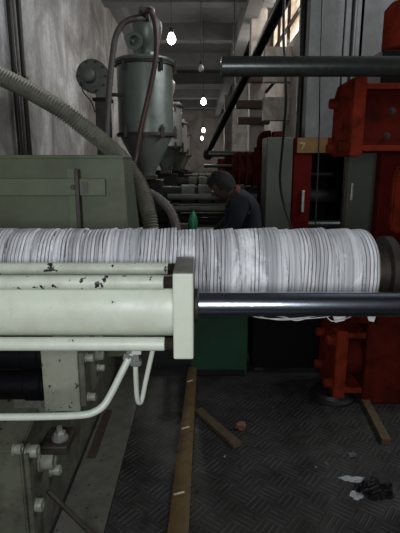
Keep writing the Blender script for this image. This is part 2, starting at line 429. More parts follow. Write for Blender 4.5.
# ================================================================ NEAR MACHINE: HYDRAULIC CYLINDER
cy, cz = 1.315, 1.243
t = thing('hydraulic_cylinder', (-0.6, cy, 1.11), 'cream hydraulic cylinder with four tie rods, square end plate and chromed rod', 'hydraulic cylinder')
finish('cylinder_tube', cyl(bmesh.new(), (-1.14, cy, cz), (-0.074, cy, cz), 0.090, 64), M['cream'], t, True)
finish('end_plate', box(-0.074, -0.018, 1.20, 1.43, 1.120, 1.366, bev=0.005), M['cream'], t)
finish('dark_top', box(-0.073, -0.019, 1.204, 1.43, 1.3655, 1.3672), M['cast_top'], t, False, 'dark top face')  # thin darker sheet over the top of the end plate
finish('dark_side', box(-0.0186, -0.0172, 1.204, 1.428, 1.124, 1.362), M['cast_top'], t)
finish('gland', cyl(bmesh.new(), (-0.018, cy, cz), (-0.004, cy, cz), 0.050, 40, ch=.003), M['iron'], t, True)
pr = finish('piston_rod', cyl(bmesh.new(), (-0.004, cy, cz+0.003), (1.148, cy, cz+0.003), 0.0365, 64), M['chrome'], t, True)
for y in (1.232, 1.404):
    for z in (1.154, 1.334):
        rr = finish('tie_rod', cyl(bmesh.new(), (-1.14, y, z), (-0.100, y, z), 0.0195, 32, ch=.002), M['cream_chipped'] if z > 1.2 else M['pipe_cream'], t, True)
        thr = [(0, .0165)]
        for j in range(9): thr += [(j*.0028+.0014, .0178), (j*.0028+.0028, .0160)]
        finish('thread', lathe(bmesh.new(), (-0.0998, y, z), (1, 0, 0), thr, 24), M['iron'], rr, False, 'dark threaded end')

# ================================================================ NEAR MACHINE: WRAPPED BARREL
by, bz, br = 1.62, 1.278, 0.147
t = thing('injection_barrel', (-0.2, by, bz-br), 'thick horizontal barrel wrapped in white woven insulation tape', 'machine barrel')
def wrap_mesh():
    bm = bmesh.new(); X0, X1 = -1.14, 0.602; n = 128
    import bisect
    starts, off, x = [], [], X0
    while x < X1:
        wd = random.choice((0.035, 0.045, 0.055, 0.07, 0.085)); starts.append(x)
        off.append((wd, random.uniform(-.002, .004), random.uniform(-.010, .010), random.choice((0.0, 1.0, 1.0, 1.0)), random.uniform(0, 9))); x += wd
    xs = [X0+i*0.0019 for i in range(int((X1-X0)/0.0019)+1)]
    rings = []
    for x in xs:
        ring = []
        for k in range(n):
            a = 2*PI*k/n
            base = 0.014*math.sin(a+0.4)
            xx = x + base
            i = max(0, min(len(starts)-1, bisect.bisect_right(starts, xx)-1))
            wd, o_, tilt, braid, sd = off[i]
            f = min(1, max(0, (xx-starts[i])/wd))
            prof = o_ + 0.005*f - (0.006*(1-f/0.08) if f < 0.08 else 0)
            if braid: prof += 0.0022*(abs(math.cos(PI*(xx+tilt*0.3*math.sin(a))/0.0125))-.6)
            else: prof += 0.0045*noise.noise(Vector((x*28, math.cos(a)*3+sd, math.sin(a)*3)))
            prof += noise.noise(Vector((x*7, math.cos(a)*2, math.sin(a)*2)))*0.003
            r = br + prof
            d = X1-x
            if d < 0.035: r *= math.sqrt(max(0, 1-((0.035-d)/0.035)**2))*0.16+0.84
            ring.append(bm.verts.new((x, by+r*math.cos(a), bz+r*math.sin(a))))
        rings.append(ring)
    for A, B in zip(rings[:-1], rings[1:]):
        for k in range(n): bm.faces.new((A[k], B[k], B[(k+1) % n], A[(k+1) % n]))
    bm.faces.new(rings[0]); bm.faces.new(rings[-1][::-1])
    return bm
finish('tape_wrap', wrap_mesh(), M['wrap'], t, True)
finish('nozzle', lathe(bmesh.new(), (0.61, by, bz), (1, 0, 0), [(0, .095), (.04, .095), (.042, .125), (.07, .125), (.072, .085), (.13, .08), (.135, .11), (.17, .11), (.18, .06), (.535, .05)], 40), M['iron'], t, True, 'dark greasy nozzle end')
# loose threads hanging under the barrel
for pts in ([(242, 313, 1.50), (262, 318, 1.48), (290, 318.5, 1.47), (318, 316, 1.47), (334, 314, 1.50)],
            [(250, 314, 1.50), (275, 319.5, 1.48), (300, 319, 1.47), (325, 317, 1.47), (340, 314, 1.50)],
            [(262, 315, 1.48), (284, 317, 1.46), (296, 320.5, 1.46), (310, 317.5, 1.47)],
            [(326, 316, 1.48), (332, 321, 1.47), (342, 320, 1.47), (352, 316, 1.49)]):
    finish('loose_thread', tube(bmesh.new(), spline([at(*p) for p in pts], 10), 0.0016, 6), M['thread'], t, True, 'loose white thread')
finish('tape_tail', prism(bmesh.new(), [(at(332, 315, 1.5).x, at(332, 315, 1.5).z), (at(346, 315, 1.5).x, at(346, 315, 1.5).z), (at(344, 320, 1.5).x, at(344, 320, 1.5).z), (at(335, 322, 1.5).x, at(335, 322, 1.5).z)], 'y', 1.495, 1.499), M['thread'], t, False, 'frayed end of white tape')
finish('tape_tail', prism(bmesh.new(), [(at(366, 312, 1.5).x, at(366, 312, 1.5).z), (at(377, 313, 1.5).x, at(377, 313, 1.5).z), (at(374, 322, 1.5).x, at(374, 322, 1.5).z), (at(369, 321, 1.5).x, at(369, 321, 1.5).z)], 'y', 1.50, 1.504), M['thread'], t, False, 'frayed end of white tape')

# carriage that holds the barrel and the cylinder (left of the frame) and the platen they run into (right)
t = thing('injection_carriage', (-1.35, 1.6, 0.80), 'cream injection carriage block holding the left ends of barrel and cylinder', 'machine carriage')
finish('housing', box(-1.65, -1.14, 1.16, 1.85, 0.66, 1.55, bev=0.015), M['cream'], t)
finish('cover_plate', box(-1.60, -1.19, 1.145, 1.16, 0.72, 1.45, bev=0.004), M['cream_chipped'], t)
t = thing('fixed_platen', (1.32, 1.6, 0), 'thick red fixed platen taking the chromed rod and barrel nozzle', 'machine platen')
finish('plate', box(1.15, 1.5, 1.15, 2.0, 0.0, 2.02, bev=0.02), M['red'], t)
finish('ring', lathe(bmesh.new(), (1.15, by, bz), (-1, 0, 0), [(-0.01, .2), (.03, .2), (.035, .19), (.035, .07), (-0.01, .07)], 40), M['red_dark'], t, True)

# ================================================================ NEAR MACHINE: BED (lower left)
t = thing('machine_bed', (-1.1, 1.9, 0), 'soiled cream cast machine bed with bolts along its side, lower left', 'machine bed')
# outer casting: front block with sloping shoulder, side plane at X=-0.69
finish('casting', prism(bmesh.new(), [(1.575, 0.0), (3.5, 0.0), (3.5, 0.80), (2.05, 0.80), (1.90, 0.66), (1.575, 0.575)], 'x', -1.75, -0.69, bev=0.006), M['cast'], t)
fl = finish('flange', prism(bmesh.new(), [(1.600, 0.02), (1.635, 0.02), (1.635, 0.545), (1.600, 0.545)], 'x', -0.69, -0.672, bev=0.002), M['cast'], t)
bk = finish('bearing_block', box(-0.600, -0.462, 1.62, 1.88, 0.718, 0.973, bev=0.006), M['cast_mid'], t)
finish('side_plate', box(-0.462, -0.440, 1.63, 1.87, 0.735, 0.955, bev=0.004), M['cast'], t)
finish('support', box(-0.80, -0.62, 1.80, 1.87, 0.58, 0.722, bev=0.008), M['cast_top'], t)
finish('rear_web', box(-0.76, -0.68, 1.90, 3.3, 0.55, 0.79, bev=0.01), M['cast'], t)
finish('guide_cylinder', cyl(bmesh.new(), (-1.45, 1.72, 0.915), (-0.600, 1.72, 0.915), 0.058, 40), M['black'], t, True)
finish('guide_cylinder', cyl(bmesh.new(), (-1.45, 1.72, 0.782), (-0.600, 1.72, 0.782), 0.058, 40), M['black'], t, True)
for z in (.915, .782):
    finish('collar', cyl(bmesh.new(), (-0.70, 1.72, z), (-0.63, 1.72, z), 0.063, 40, ch=.004), M['black'], t, True)
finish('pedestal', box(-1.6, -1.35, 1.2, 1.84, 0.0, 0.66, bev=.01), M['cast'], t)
# bolts on the side plate of the block
for (y, z, r) in ((1.66, 0.925, .016), (1.83, 0.935, .016), (1.83, 0.86, .019), (1.66, 0.76, .016), (1.84, 0.80, .014)):
    b = bmesh.new(); capscrew(b, (-0.440, y, z), (1, 0, 0), r, .03); finish('bolt', b, M['bolt'], t, True)
# bolts on the casting's side
def sidebolt(px, py, r, h, kind=capscrew, m='bolt'):
    d = ray(px, py); s = -0.69/d.x; p = Vector((0, 0, H))+d*s
    b = bmesh.new(); kind(b, (-0.69, p.y, p.z), (1, 0, 0), r, h); finish('bolt', b, M[m], t, True)
sidebolt(27, 451, .026, .045)
sidebolt(41, 460, .040, .060)
sidebolt(51, 470, .024, .045)
sidebolt(32, 505, .027, .045)
sidebolt(14, 449, .020, .03)
# nut and washer on a stud beside the block
p = at(60, 436, 1.80)
finish('lug', box(p.x-.07, p.x+.045, 1.74, 1.90, p.z-.055, p.z-.012, bev=.008), M['iron'], t)
b = bmesh.new(); hexbolt(b, (p.x, p.y, p.z-.012), (0, 0, 1), .026, .035); cyl(b, (p.x, p.y, p.z+.01), (p.x, p.y, p.z+.045), .012, 16)
finish('nut', b, M['zinc'], t, True)

# ---------------- cream hydraulic pipes below the cylinder
pth = [at(-60, 417, 1.30), at(-20, 417, 1.30), at(40, 416.5, 1.30), at(80, 415, 1.30), at(94, 412, 1.31), at(104, 405, 1.32), at(112, 392, 1.34), at(121, 374, 1.37), at(131, 354, 1.40)]
t = thing('hydraulic_pipe', (-0.5, 1.3, 0.9), 'cream bent hydraulic pipe running left below the cylinder', 'pipe')
finish('pipe', tube(bmesh.new(), spline(pth, 8), 0.0115, 20), M['pipe_cream'], t, True)
p = at(131, 354, 1.40)
finish('fitting', lathe(bmesh.new(), p-Vector((.01, 0, .022)), (0.3, 0.1, 1), [(0, .017), (.004, .02), (.022, .02), (.024, .014), (.05, .013)], 6), M['zinc'], t)
t2 = thing('drop_pipe', (at(137, 380, 1.42)), 'short cream pipe looping down in a tight bend right of the bent pipe', 'pipe')
pth = [at(135, 352, 1.40), at(135.5, 366, 1.40), at(136, 380, 1.41), at(137, 396, 1.42), at(139, 402.5, 1.43), at(142, 399, 1.44), at(146, 380, 1.45), at(154, 344, 1.46)]
finish('pipe', tube(bmesh.new(), spline(pth, 8), 0.0085, 16), M['pipe_cream'], t2, True)
q = at(136, 362, 1.40)
finish('fitting', lathe(bmesh.new(), q-Vector((0, 0, .012)), (-0.05, 0.05, 1), [(0, .015), (.003, .02), (.018, .02), (.02, .013), (.045, .013)], 6), M['zinc'], t2)
finish('valve_body', box(q.x-.012, q.x+.02, 1.385, 1.42, q.z+.030, q.z+.075, bev=.004), M['cream_chipped'], t2)

# ================================================================ OLIVE GUARD BOX
x1 = at(123, 155, 1.95).x
zt = at(60, 158, 1.95).z
t = thing('machine_guard', (-1.0, 2.1, 0.80), 'olive grey sheet metal guard box behind the wrapped barrel', 'machine guard')
bm = bmesh.new()
# side profile: back slopes outwards towards the floor
prism(bm, [(1.95, 0.805), (2.52, 0.805), (2.18, zt), (1.95, zt)], 'x', -1.75, x1)
for v in bm.verts:
    if v.co.x > -1 and v.co.z < 1: v.co.x += 0.03
finish('body', bm, M['olive'], t)
finish('lid', box(-1.76, x1+.003, 1.943, 2.185, zt-.002, zt+.012, bev=.003), M['olive'], t)
pz = lambda py: at(60, py, 1.94).z
px_ = lambda px, py=190: at(px, py, 1.94).x
finish('rail', box(-1.75, px_(106), 1.925, 1.95, pz(195.5), pz(178.5), bev=.003), M['olive_rail'], t)
lb = finish('lap_strip', box(px_(68), px_(77), 1.935, 1.95, pz(232), pz(168), bev=.002), M['olive_rail'], t)
finish('latch_bar', box(px_(77), px_(81), 1.905, 1.95, pz(232), pz(169), bev=.003), M['iron'], t, False, 'dark upright latch bar')
hb = bmesh.new(); capscrew(hb, (px_(74.5), 1.925, pz(187)), (0, -1, 0), .009, .015)
finish('rivet', hb, M['iron'], t, True)
finish('label_plate', box(px_(84), px_(89), 1.92, 1.926, pz(193), pz(182)), M['farlight'], t, False, 'scuffed pale patch')

# ================================================================ FLEXIBLE HOSES
def ribbed(path, r, pitch, amp):
    pp = resample(path, pitch/6)
    return tube(bmesh.new(), pp, lambda s: r+amp*math.cos(2*PI*s/pitch), 20)
hp = [at(-40, 55, 2.45), at(-6, 73, 2.45), at(30, 91, 2.45), at(60, 109, 2.45), at(85, 128, 2.5), at(108, 146, 2.6), at(127, 165, 2.68), at(141, 188, 2.66), at(149, 215, 2.6), at(152, 240, 2.58), (-0.26, 2.60, 1.02), (-0.25, 2.62, 0.90)]
t = thing('corrugated_hose', (hp[0]), 'thick ribbed metal hose sloping down behind the olive guard', 'hose')
finish('hose', ribbed(spline(hp, 12), 0.041, 0.0150, 0.0052), M['hose_steel'], t, True)
finish('end_collar', cyl(bmesh.new(), Vector(hp[-1])+Vector((0, 0, .08)), Vector(hp[-1])+Vector((0, 0, 0.0)), 0.05, 24), M['iron'], t, True)
hp = [at(126, 196, 2.85), at(142, 192, 2.85), at(158, 198, 2.85), at(171, 212, 2.8), at(177, 232, 2.74), at(176, 255, 2.72), (-0.145, 2.68, 1.03), (-0.16, 2.66, 0.90)]
t = thing('ribbed_hose', (hp[-1]), 'thinner dark hose arching right of the thick ribbed hose', 'hose')
finish('hose', ribbed(spline(hp, 12), 0.027, 0.013, 0.0015), M['hose_brown'], t, True)

t = thing('hose_manifold', (-0.2, 2.66, 0), 'dark manifold block taking the lower ends of the two ribbed hoses', 'manifold')
finish('block', box(-0.34, -0.105, 2.54, 2.76, 0.80, 0.90, bev=.006), M['darkmach'], t)
finish('arm', box(-0.80, -0.33, 2.60, 2.70, 0.802, 0.86, bev=.004), M['darkmach'], t)
# ================================================================ TIE BAR (upper right) and RED CLAMP
ty = 2.10; tz = at(300, 66.5, ty).z
xl = at(221, 66, ty).x
tb = thing('tie_bar', (1.0, ty, tz-.045), 'dark oiled steel tie bar crossing at upper right, nearest and thickest', 'tie bar', 'machine tie bars')
finish('bar', lathe(bmesh.new(), (xl, ty, tz), (1, 0, 0), [(0, .036), (.004, .041), (1.9, .041)], 48), M['tie'], tb, True)
finish('bracket', box(1.9, 2.1, 2.0, 2.2, 0, tz+.08, bev=.01), M['red_dark'], tb)

t = thing('clamp_frame', (1.3, 3.1, 0), 'red clamp frame with bolted plates and post at the right edge', 'machine frame')
def corner(z0, z1, flip):
    m = M['red']
    c = 0.075
    pts = [(2.95, z0), (3.38, z0), (3.38, z1-c), (3.38-c, z1), (2.95, z1)] if not flip else [(2.95, z0), (3.38-c, z0), (3.38, z0+c), (3.38, z1), (2.95, z1)]
    return prism(bmesh.new(), pts, 'x', 0.93, 1.01, bev=.006)
up = finish('upper_plate', corner(1.705, 2.17, False), M['red'], t)
lo = finish('lower_plate', corner(0.055, 0.54, False), M['red'], t)
for par, zs in ((up, ((3.02, 2.09), (3.29, 2.055), (3.03, 1.77), (3.30, 1.76))), (lo, ((3.02, .46), (3.30, .42), (3.02, .14), (3.30, .16)))):
    for (y, z) in zs:
        b = bmesh.new(); lathe(b, (0.93, y, z), (-1, 0, 0), [(0, .046), (.008, .046), (.009, .034), (.048, .034), (.052, .030), (.052, .016), (.04, .015), (.04, 0)], 20)
        finish('bolt', b, M['red'], par, True)
hb = finish('upper_housing', box(1.01, 1.85, 3.02, 3.36, 1.76, 2.12, bev=.01), M['red_dark'], t)
for (x, z) in ((1.20, 1.98), (1.18, 1.83), (1.45, 1.98), (1.45, 1.83)):
    b = bmesh.new(); hexbolt(b, (x, 3.02, z), (0, -1, 0), .016, .018); finish('bolt', b, M['iron'], hb, True)
finish('upper_ledge', box(1.01, 1.85, 2.96, 3.38, 2.10, 2.135, bev=.004), M['red'], t)
finish('lower_ledge', box(1.01, 1.85, 2.96, 3.38, 1.735, 1.77, bev=.004), M['red'], t)
finish('post', box(1.265, 1.85, 3.30, 3.40, 0.0, 1.74, bev=.01), M['redpanel'], t)
finish('lower_block', box(1.145, 1.85, 2.97, 3.38, 0.0, 0.85, bev=.015), M['red_dark'], t)
# raised cover on the post
b = prism(bmesh.new(), [(1.335, 1.22), (1.365, 1.18), (1.80, 1.18), (1.80, 1.66), (1.365, 1.66), (1.335, 1.60)], 'y', 3.22, 3.30, bev=.014)
finish('cover', b, M['red'], t)
finish('lower_housing', cyl(bmesh.new(), (1.0, 3.16, 0.28), (1.2, 3.16, 0.28), .13, 36), M['red_dark'], t, True)
finish('rib', box(1.01, 1.2, 3.0, 3.34, .48, .52, bev=.004), M['red'], t)
finish('rib', box(1.01, 1.2, 3.0, 3.34, .07, .11, bev=.004), M['red'], t)
finish('rib', box(1.01, 1.2, 2.97, 3.34, .60, .68, bev=.006), M['red_dark'], t)
finish('pad', lathe(bmesh.new(), (0.96, 3.08, 0.0), (0, 0, 1), [(0, .16), (.02, .16), (.03, .13), (.056, .12)], 40), M['rubber'], t, True, 'round black machine foot')
t = thing('junction_box', (1.4, 3.1, 2.135), 'black box with a red cylinder above the red clamp frame', 'equipment box')
finish('case', box(1.12, 1.6, 3.04, 3.32, 2.138, 2.34, bev=.006), M['black'], t)
finish('air_cylinder', lathe(bmesh.new(), (1.30, 3.17, 2.34), (0, 0, 1), [(0, .05), (.02, .05), (.02, .12), (.03, .135), (.26, .135), (.30, .10), (.32, .03), (.34, .03)], 32), M['red'], t, True, 'red cylinder')

# ================================================================ CABINETS BEHIND
def gx(px, py, Y): return at(px, py, Y).x
Yc = 3.55
t = thing('guard_door', (1.3, Yc, 0), 'grey green guard door beside the red post, right of the dark opening', 'guard door')
finish('panel', box(gx(347, 190, Yc), 1.56, Yc, Yc+.05, 0.0, 1.78, bev=.006), M['grey_cab'], t)
finish('handle', box(gx(350, 190, Yc), gx(352, 190, Yc), Yc-.03, Yc, at(350, 200, Yc).z, at(350, 183, Yc).z, bev=.003), M['zinc'], t)
finish('frame_bar', box(gx(344.5, 190, Yc), gx(347, 190, Yc), Yc, Yc+.06, 0, 1.80, bev=.004), M['iron'], t)
Yc = 4.25
t = thing('control_cabinet', (0.75, Yc+.2, 0), 'tall grey green cabinet with red side post and hanging black cable in front', 'cabinet')
cz1 = at(275, 137, Yc).z
finish('body', box(gx(266, 180, Yc), gx(292, 180, Yc), Yc, Yc+.33, 0.0, cz1, bev=.008), M['grey_cab'], t)
pp = finish('post', box(gx(293, 180, Yc), gx(311, 180, Yc), Yc+.0, Yc+.33, 0, cz1-.005, bev=.006), M['redpanel'], t)
finish('handle', box(gx(301, 200, Yc), gx(303.5, 200, Yc), Yc-.035, Yc, at(300, 212, Yc).z, at(300, 190, Yc).z, bev=.004), M['zinc'], pp)
lb = finish('label_band', box(gx(297, 145, Yc-.01), gx(327, 145, Yc-.01), Yc-.02, Yc-.001, at(300, 153, Yc).z, at(300, 138, Yc).z, bev=.002), M['yellow'], t, False, 'dirty amber label')
c0 = at(303, 145.5, Yc-.025); s_ = .028
finish('mark', prism(bmesh.new(), [(c0.x-s_, c0.z+s_), (c0.x+s_*.7, c0.z+s_), (c0.x+s_*.7, c0.z+.4*s_), (c0.x-.1*s_, c0.z-s_*1.2), (c0.x-.5*s_, c0.z-s_*1.2), (c0.x+.15*s_, c0.z+.45*s_), (c0.x-s_, c0.z+.45*s_)], 'y', Yc-.0235, Yc-.0195), M['ink'], lb)
finish('lintel', box(gx(311, 145, Yc), gx(352, 145, Yc), Yc+.0, Yc+.12, cz1-.12, cz1-.005, bev=.004), M['red_dark'], t)
b = bmesh.new(); bx(b, gx(266, 130, Yc), gx(272, 130, Yc), Yc+.05, Yc+.16, cz1, cz1+.06, .004); 
finish('cap', box(gx(274, 133, Yc), gx(285, 133, Yc), Yc+.03, Yc+.15, cz1, at(280, 131, Yc).z, bev=.006), M['farred'], t)
b.free()
# dark machine interior behind the opening
t = thing('mould_clamp', (1.2, 4.9, 0), 'dark greasy clamp mechanism inside the black opening between the cabinets', 'machine clamp')
finish('base', box(0.85, 1.8, 4.75, 5.5, 0.0, 0.85, bev=.01), M['black'], t)
finish('die_plate', box(1.0, 1.12, 4.75, 5.4, 0.85, 1.72, bev=.01), M['black'], t)
finish('die_plate', box(1.45, 1.58, 4.75, 5.4, 0.85, 1.72, bev=.01), M['black'], t)
for z in (1.0, 1.55): finish('column_bar', cyl(bmesh.new(), (1.1, 4.9, z), (1.8, 4.9, z), .03, 20), M['black'], t, True)
finish('ejector', cyl(bmesh.new(), (1.12, 5.0, 1.32), (1.45, 5.0, 1.32), .08, 24), M['darkmach'], t, True)
finish('shade_back', box(0.86, 1.8, 5.5, 5.54, 0.0, 1.84, bev=.003), M['black'], t)  # black panel added behind the opening to keep it dark
finish('shade_roof', box(0.86, 1.8, 4.75, 5.54, 1.78, 1.84, bev=.003), M['black'], t)  # black roof added to keep light out of the opening
# ================================================================ GREEN TANK
Yg = 3.36
t = thing('green_cabinet', (0.15, Yg+.15, 0), 'dark green steel cabinet on the floor beyond the tread plate', 'cabinet')
finish('body', box(gx(190, 378, Yg), gx(248, 378, Yg), Yg+.075, Yg+.33, 0.0, 0.92, bev=.01), M['green'], t)
finish('plinth', box(gx(190, 378, Yg)+.02, gx(248, 378, Yg)-.02, Yg+.07, Yg+.32, 0.0, 0.05, bev=.003), M['darkmach'], t)
finish('lid', box(gx(190, 378, Yg)-.01, gx(248, 378, Yg)+.01, Yg+.065, Yg+.34, 0.92, 0.94, bev=.004), M['green'], t)
# black box added to fill the dark recess between green cabinet and clamp
t = thing('recess_filler', (0.72, 3.8, 0), 'low black block added to fill the dark recess between the green cabinet and the red clamp', 'filler block')
finish('body', box(0.42, 1.10, 3.50, 3.76, 0.03, 0.80, bev=.012), M['black'], t)
finish('foot', box(0.45, 0.52, 3.52, 3.74, 0, .03), M['iron'], t); finish('foot', box(1.0, 1.07, 3.52, 3.74, 0, .03), M['iron'], t)
finish('top_cap', cyl(bmesh.new(), (0.8, 3.68, .80), (0.8, 3.68, .84), .05, 20, ch=.005), M['iron'], t, True)

# ================================================================ HANGING CABLES AND PIPES
def cable(pts, r, m, label, cat, name='cable'):
    return solo(name, tube(bmesh.new(), spline(pts, 10), r, 10), M[m], label, cat, smooth=True)
p0 = at(284, 5, 3.3)
cable([(p0.x, 3.3, CZ), (p0.x, 3.3, 4.2), at(284, 5, 3.3), at(285, 60, 3.3), at(286, 100, 3.35), at(283, 140, 3.5), at(280, 180, 3.65), at(284, 205, 3.7), at(291, 228, 3.65), at(296, 260, 3.62), (0.70, 3.62, 0.812)], .0095, 'rubber', 'black cable hanging in a slack curve before the grey cabinet', 'cable')
p0 = at(321, 5, 3.9); cable([(p0.x, 3.9, CZ), (p0.x, 3.9, 3.5), at(320.5, 60, 3.9), at(319.5, 110, 3.95), at(318.5, 152, 4.05), (at(318, 200, 4.08).x, 4.08, 0)], .006, 'rubber', 'thin dark wire hanging straight down before the grey column', 'wire', 'wire')
p0 = at(346, 5, 5.6); cable([(p0.x, 5.6, CZ), (p0.x, 5.6, 3.5), (p0.x, 5.62, 2.3), (p0.x, 5.62, 0.0)], .012, 'conduit', 'thin dark pipe down the right part of the grey column', 'pipe', 'pipe')
p0 = at(355, 5, 5.5); cable([(p0.x, 5.5, CZ), (p0.x, 5.5, 3.5), (p0.x, 5.5, 2.3), (p0.x, 5.5, 0.0)], .032, 'conduit', 'thick dark vertical pipe at the right edge of the grey column', 'pipe', 'pipe')
p0 = at(304, 5, 6.0); cable([(p0.x, 6.0, CZ), (p0.x, 6.0, 3.5), (p0.x, 6.0, 2.3), (p0.x, 6.0, 0.0)], .040, 'conduit', 'thick dark vertical pipe left of the grey column', 'pipe', 'pipe')
# inclined conveying pipe
a_ = at(283, 0, 4.3); b_ = at(208, 153, 9.8); d_ = (b_-a_)
t = thing('sloping_pipe', a_-d_*.25, 'thick black pipe sloping down along the aisle under the ceiling', 'pipe')
finish('pipe', cyl(bmesh.new(), a_-d_*.25, b_, .052, 28, ch=.004), M['black'], t, True)
e_ = a_+d_*.02
finish('hanger_rod', cyl(bmesh.new(), a_-d_*.2, Vector(((a_-d_*.2).x, (a_-d_*.2).y, CZ)), .010, 10), M['iron'], t, True)
q_ = a_+d_*.45; finish('hanger_rod', cyl(bmesh.new(), q_, Vector((q_.x, q_.y, CZ)), .010, 10), M['iron'], t, True)
finish('end_fitting', lathe(bmesh.new(), b_-Vector((0, 0, .14)), (0, 0, 1), [(0, .04), (.05, .09), (.12, .10), (.2, .07), (.22, .03)], 20), M['darkmach'], t, True)

# ================================================================ DRYING HOPPERS
def make_hopper(X, Y, metal, label, detailed=True):
    t = thing('hopper', (X, Y, 1.52), label, 'hopper', 'drying hoppers along the left')
    R = .280; zb = 1.955; zt_ = 2.635
    finish('body', lathe(bmesh.new(), (X, Y, zb), (0, 0, 1), [(0, R), (zt_-zb, R)], 64), M[metal], t, True)
    finish('cone', lathe(bmesh.new(), (X, Y, 1.54), (0, 0, 1), [(0, .085), (.05, .09), (zb-1.54-.01, R-.005), (zb-1.54, R-.005)], 64), M['hopper_dark'], t, True, 'dark conical bottom')
    finish('lower_flange', lathe(bmesh.new(), (X, Y, zb-.018), (0, 0, 1), [(0, R), (0, R+.022), (.03, R+.022), (.03, R)], 64), M['iron'], t, True)
    finish('lid', lathe(bmesh.new(), (X, Y, zt_), (0, 0, 1), [(0, R+.02), (.012, R+.025), (.02, R+.012), (.035, R+.012), (.04, R-.02), (.075, .13), (.08, 0)], 64), M[metal], t, True)
    finish('clamp_ring', lathe(bmesh.new(), (X, Y, zt_-.03), (0, 0, 1), [(0, R+.001), (.005, R+.02), (.025, R+.02), (.029, R+.001)], 64), M['iron'], t, True)
    for a in (0.0, -.9, -2.2):
        c = Vector((X+math.cos(a)*(R+.02), Y+math.sin(a)*(R+.02), zb))
        b = bmesh.new(); bx(b, c.x-.018, c.x+.018, c.y-.018, c.y+.018, c.z-.04, c.z+.06, .004); cyl(b, c+Vector((0, 0, .05)), c+Vector((0, 0, .085)), .010, 10)
        finish('latch', b, M['iron'], t)
        c = Vector((X+math.cos(a)*(R+.022), Y+math.sin(a)*(R+.022), zt_-.03))
        finish('latch', box(c.x-.014, c.x+.014, c.y-.014, c.y+.014, c.z-.07, c.z+.045, bev=.004), M['iron'], t)
    # vacuum loader on the lid
    ld = finish('loader', lathe(bmesh.new(), (X+.03, Y, 2.705), (0, 0, 1), [(0, .10), (.03, .10), (.035, .07), (.06, .075), (.10, .10), (.18, .14), (.26, .150), (.31, .15), (.35, .12), (.37, .09), (.40, .085), (.44, .08), (.45, .03)], 40), M['hopper'] if detailed else M[metal], t, True)
    finish('port', lathe(bmesh.new(), (X-.055, Y-.04, 2.825), (-.15, -1, -.1), [(0, .055), (.12, .055), (.12, .082), (.15, .082), (.15, .048), (.05, .046), (.05, 0)], 28), M['hopper'] if detailed else M[metal], ld, True)
    for a in (0.3, 2.3, 4.2):
        finish('lid_bolt', cyl(bmesh.new(), (X+.02+.11*math.cos(a), Y+.11*math.sin(a), 2.70), (X+.02+.11*math.cos(a), Y+.11*math.sin(a), 2.75), .012, 8), M['iron'], ld)
    finish('throat', box(X-.10, X+.10, Y-.10, Y+.10, 1.50, 1.545, bev=.006), M['iron'], t)
    return t
HX, HY = -0.555, 4.95
make_hopper(HX, HY, 'hopper', 'largest and nearest grey green drying hopper with hoses over its lid')
far_h = make_hopper(-0.60, 8.3, 'hopper_far', 'pale metal hopper just right of and behind the nearest hopper', False)
h3 = copy_tree(far_h); h3.location = (-0.60, 11.8, 1.52); h3['label'] = 'third hopper down the aisle, small and pale'
h4 = copy_tree(far_h); h4.location = (-0.60, 16.0, 1.52); h4['label'] = 'farthest hopper down the aisle, tiny and pale'

# hoses over the nearest hopper
def hose_thing(name, px_pts, Y, r, m, label, start=None):
    pts = [at(a, b, Y+(c if len(q) > 2 else 0)) for q in px_pts for a, b, c in [(q[0], q[1], q[2] if len(q) > 2 else 0)]]
    if start: pts.insert(0, Vector(start))
    t = thing(name, pts[0], label, 'hose')
    finish('hose', tube(bmesh.new(), spline(pts, 10), r, 16), M[m], t, True)
    p = pts[-1]
    finish('coupling', cyl(bmesh.new(), p-Vector((.03, 0, .0)), p+Vector((.03, 0, .0)), r*1.35, 16, ch=.003), M['iron'], t, True)
    return t
hose_thing('vacuum_hose', [(104, 190), (106, 160), (107, 130), (109, 95), (112, 60), (116, 36), (124, 23), (134, 18.5), (146, 17, .1)], 4.55, .028, 'hose_brown', 'grey brown vacuum hose rising left of the nearest hopper to its loader', (-0.99, 4.77, 1.36))
hose_thing('suction_hose', [(134, 172), (137, 150), (143, 120), (151, 85), (156, 55), (156, 32), (153, 16), (149, 10), (143, 14, .15)], 4.45, .024, 'hose_red', 'red brown hose hanging down the front of the nearest hopper', (-0.60, 4.88, 1.44))
hz = at(133, 23, 4.75)
# hot air blower
t = thing('blower', at(103, 130, 4.75), 'round dark blower on a square duct left of the nearest hopper', 'blower')
bc = at(92.5, 77, 4.70)
sp = bmesh.new(); pts = []
for i in range(40):
    a = PI*2*i/40; r = .135 + .03*((a+PI*.0) % (2*PI))/(2*PI)
    pts.append((bc.x+r*math.cos(-a-.2), bc.z+r*math.sin(-a-.2)))
prism(sp, pts, 'y', 4.66, 4.78, bev=.008)
bx(sp, bc.x+.03, bc.x+.155, 4.665, 4.775, bc.z-.22, bc.z, .004)
ho = finish('housing', sp, M['hopper_dark'], t)
finish('motor', lathe(bmesh.new(), (bc.x-.02, 4.66, bc.z-.0), (0, -1, 0), [(0, .10), (.01, .10), (.012, .07), (.10, .068), (.115, .05), (.118, 0)], 32), M['hopper_dark'], t, True)
for i in range(10):
    a = i*2*PI/10; hbm = bmesh.new(); capscrew(hbm, (bc.x+.135*math.cos(a), 4.655, bc.z+.135*math.sin(a)), (0, -1, 0), .010, .012)
    finish('bolt', hbm, M['iron'], ho, True)
dx0, dx1 = at(97, 110, 4.72).x, at(110, 110, 4.72).x
finish('duct', box(dx0, dx1, 4.64, 4.80, 1.50, bc.z-.20, bev=.006), M['iron'], t)
finish('duct_flange', box(dx0-.02, dx1+.02, 4.62, 4.82, bc.z-.225, bc.z-.195, bev=.004), M['darkmach'], t)
finish('bracket', box(dx1, HX-.2, 4.70, 4.74, 2.30, 2.33, bev=.003), M['iron'], t)
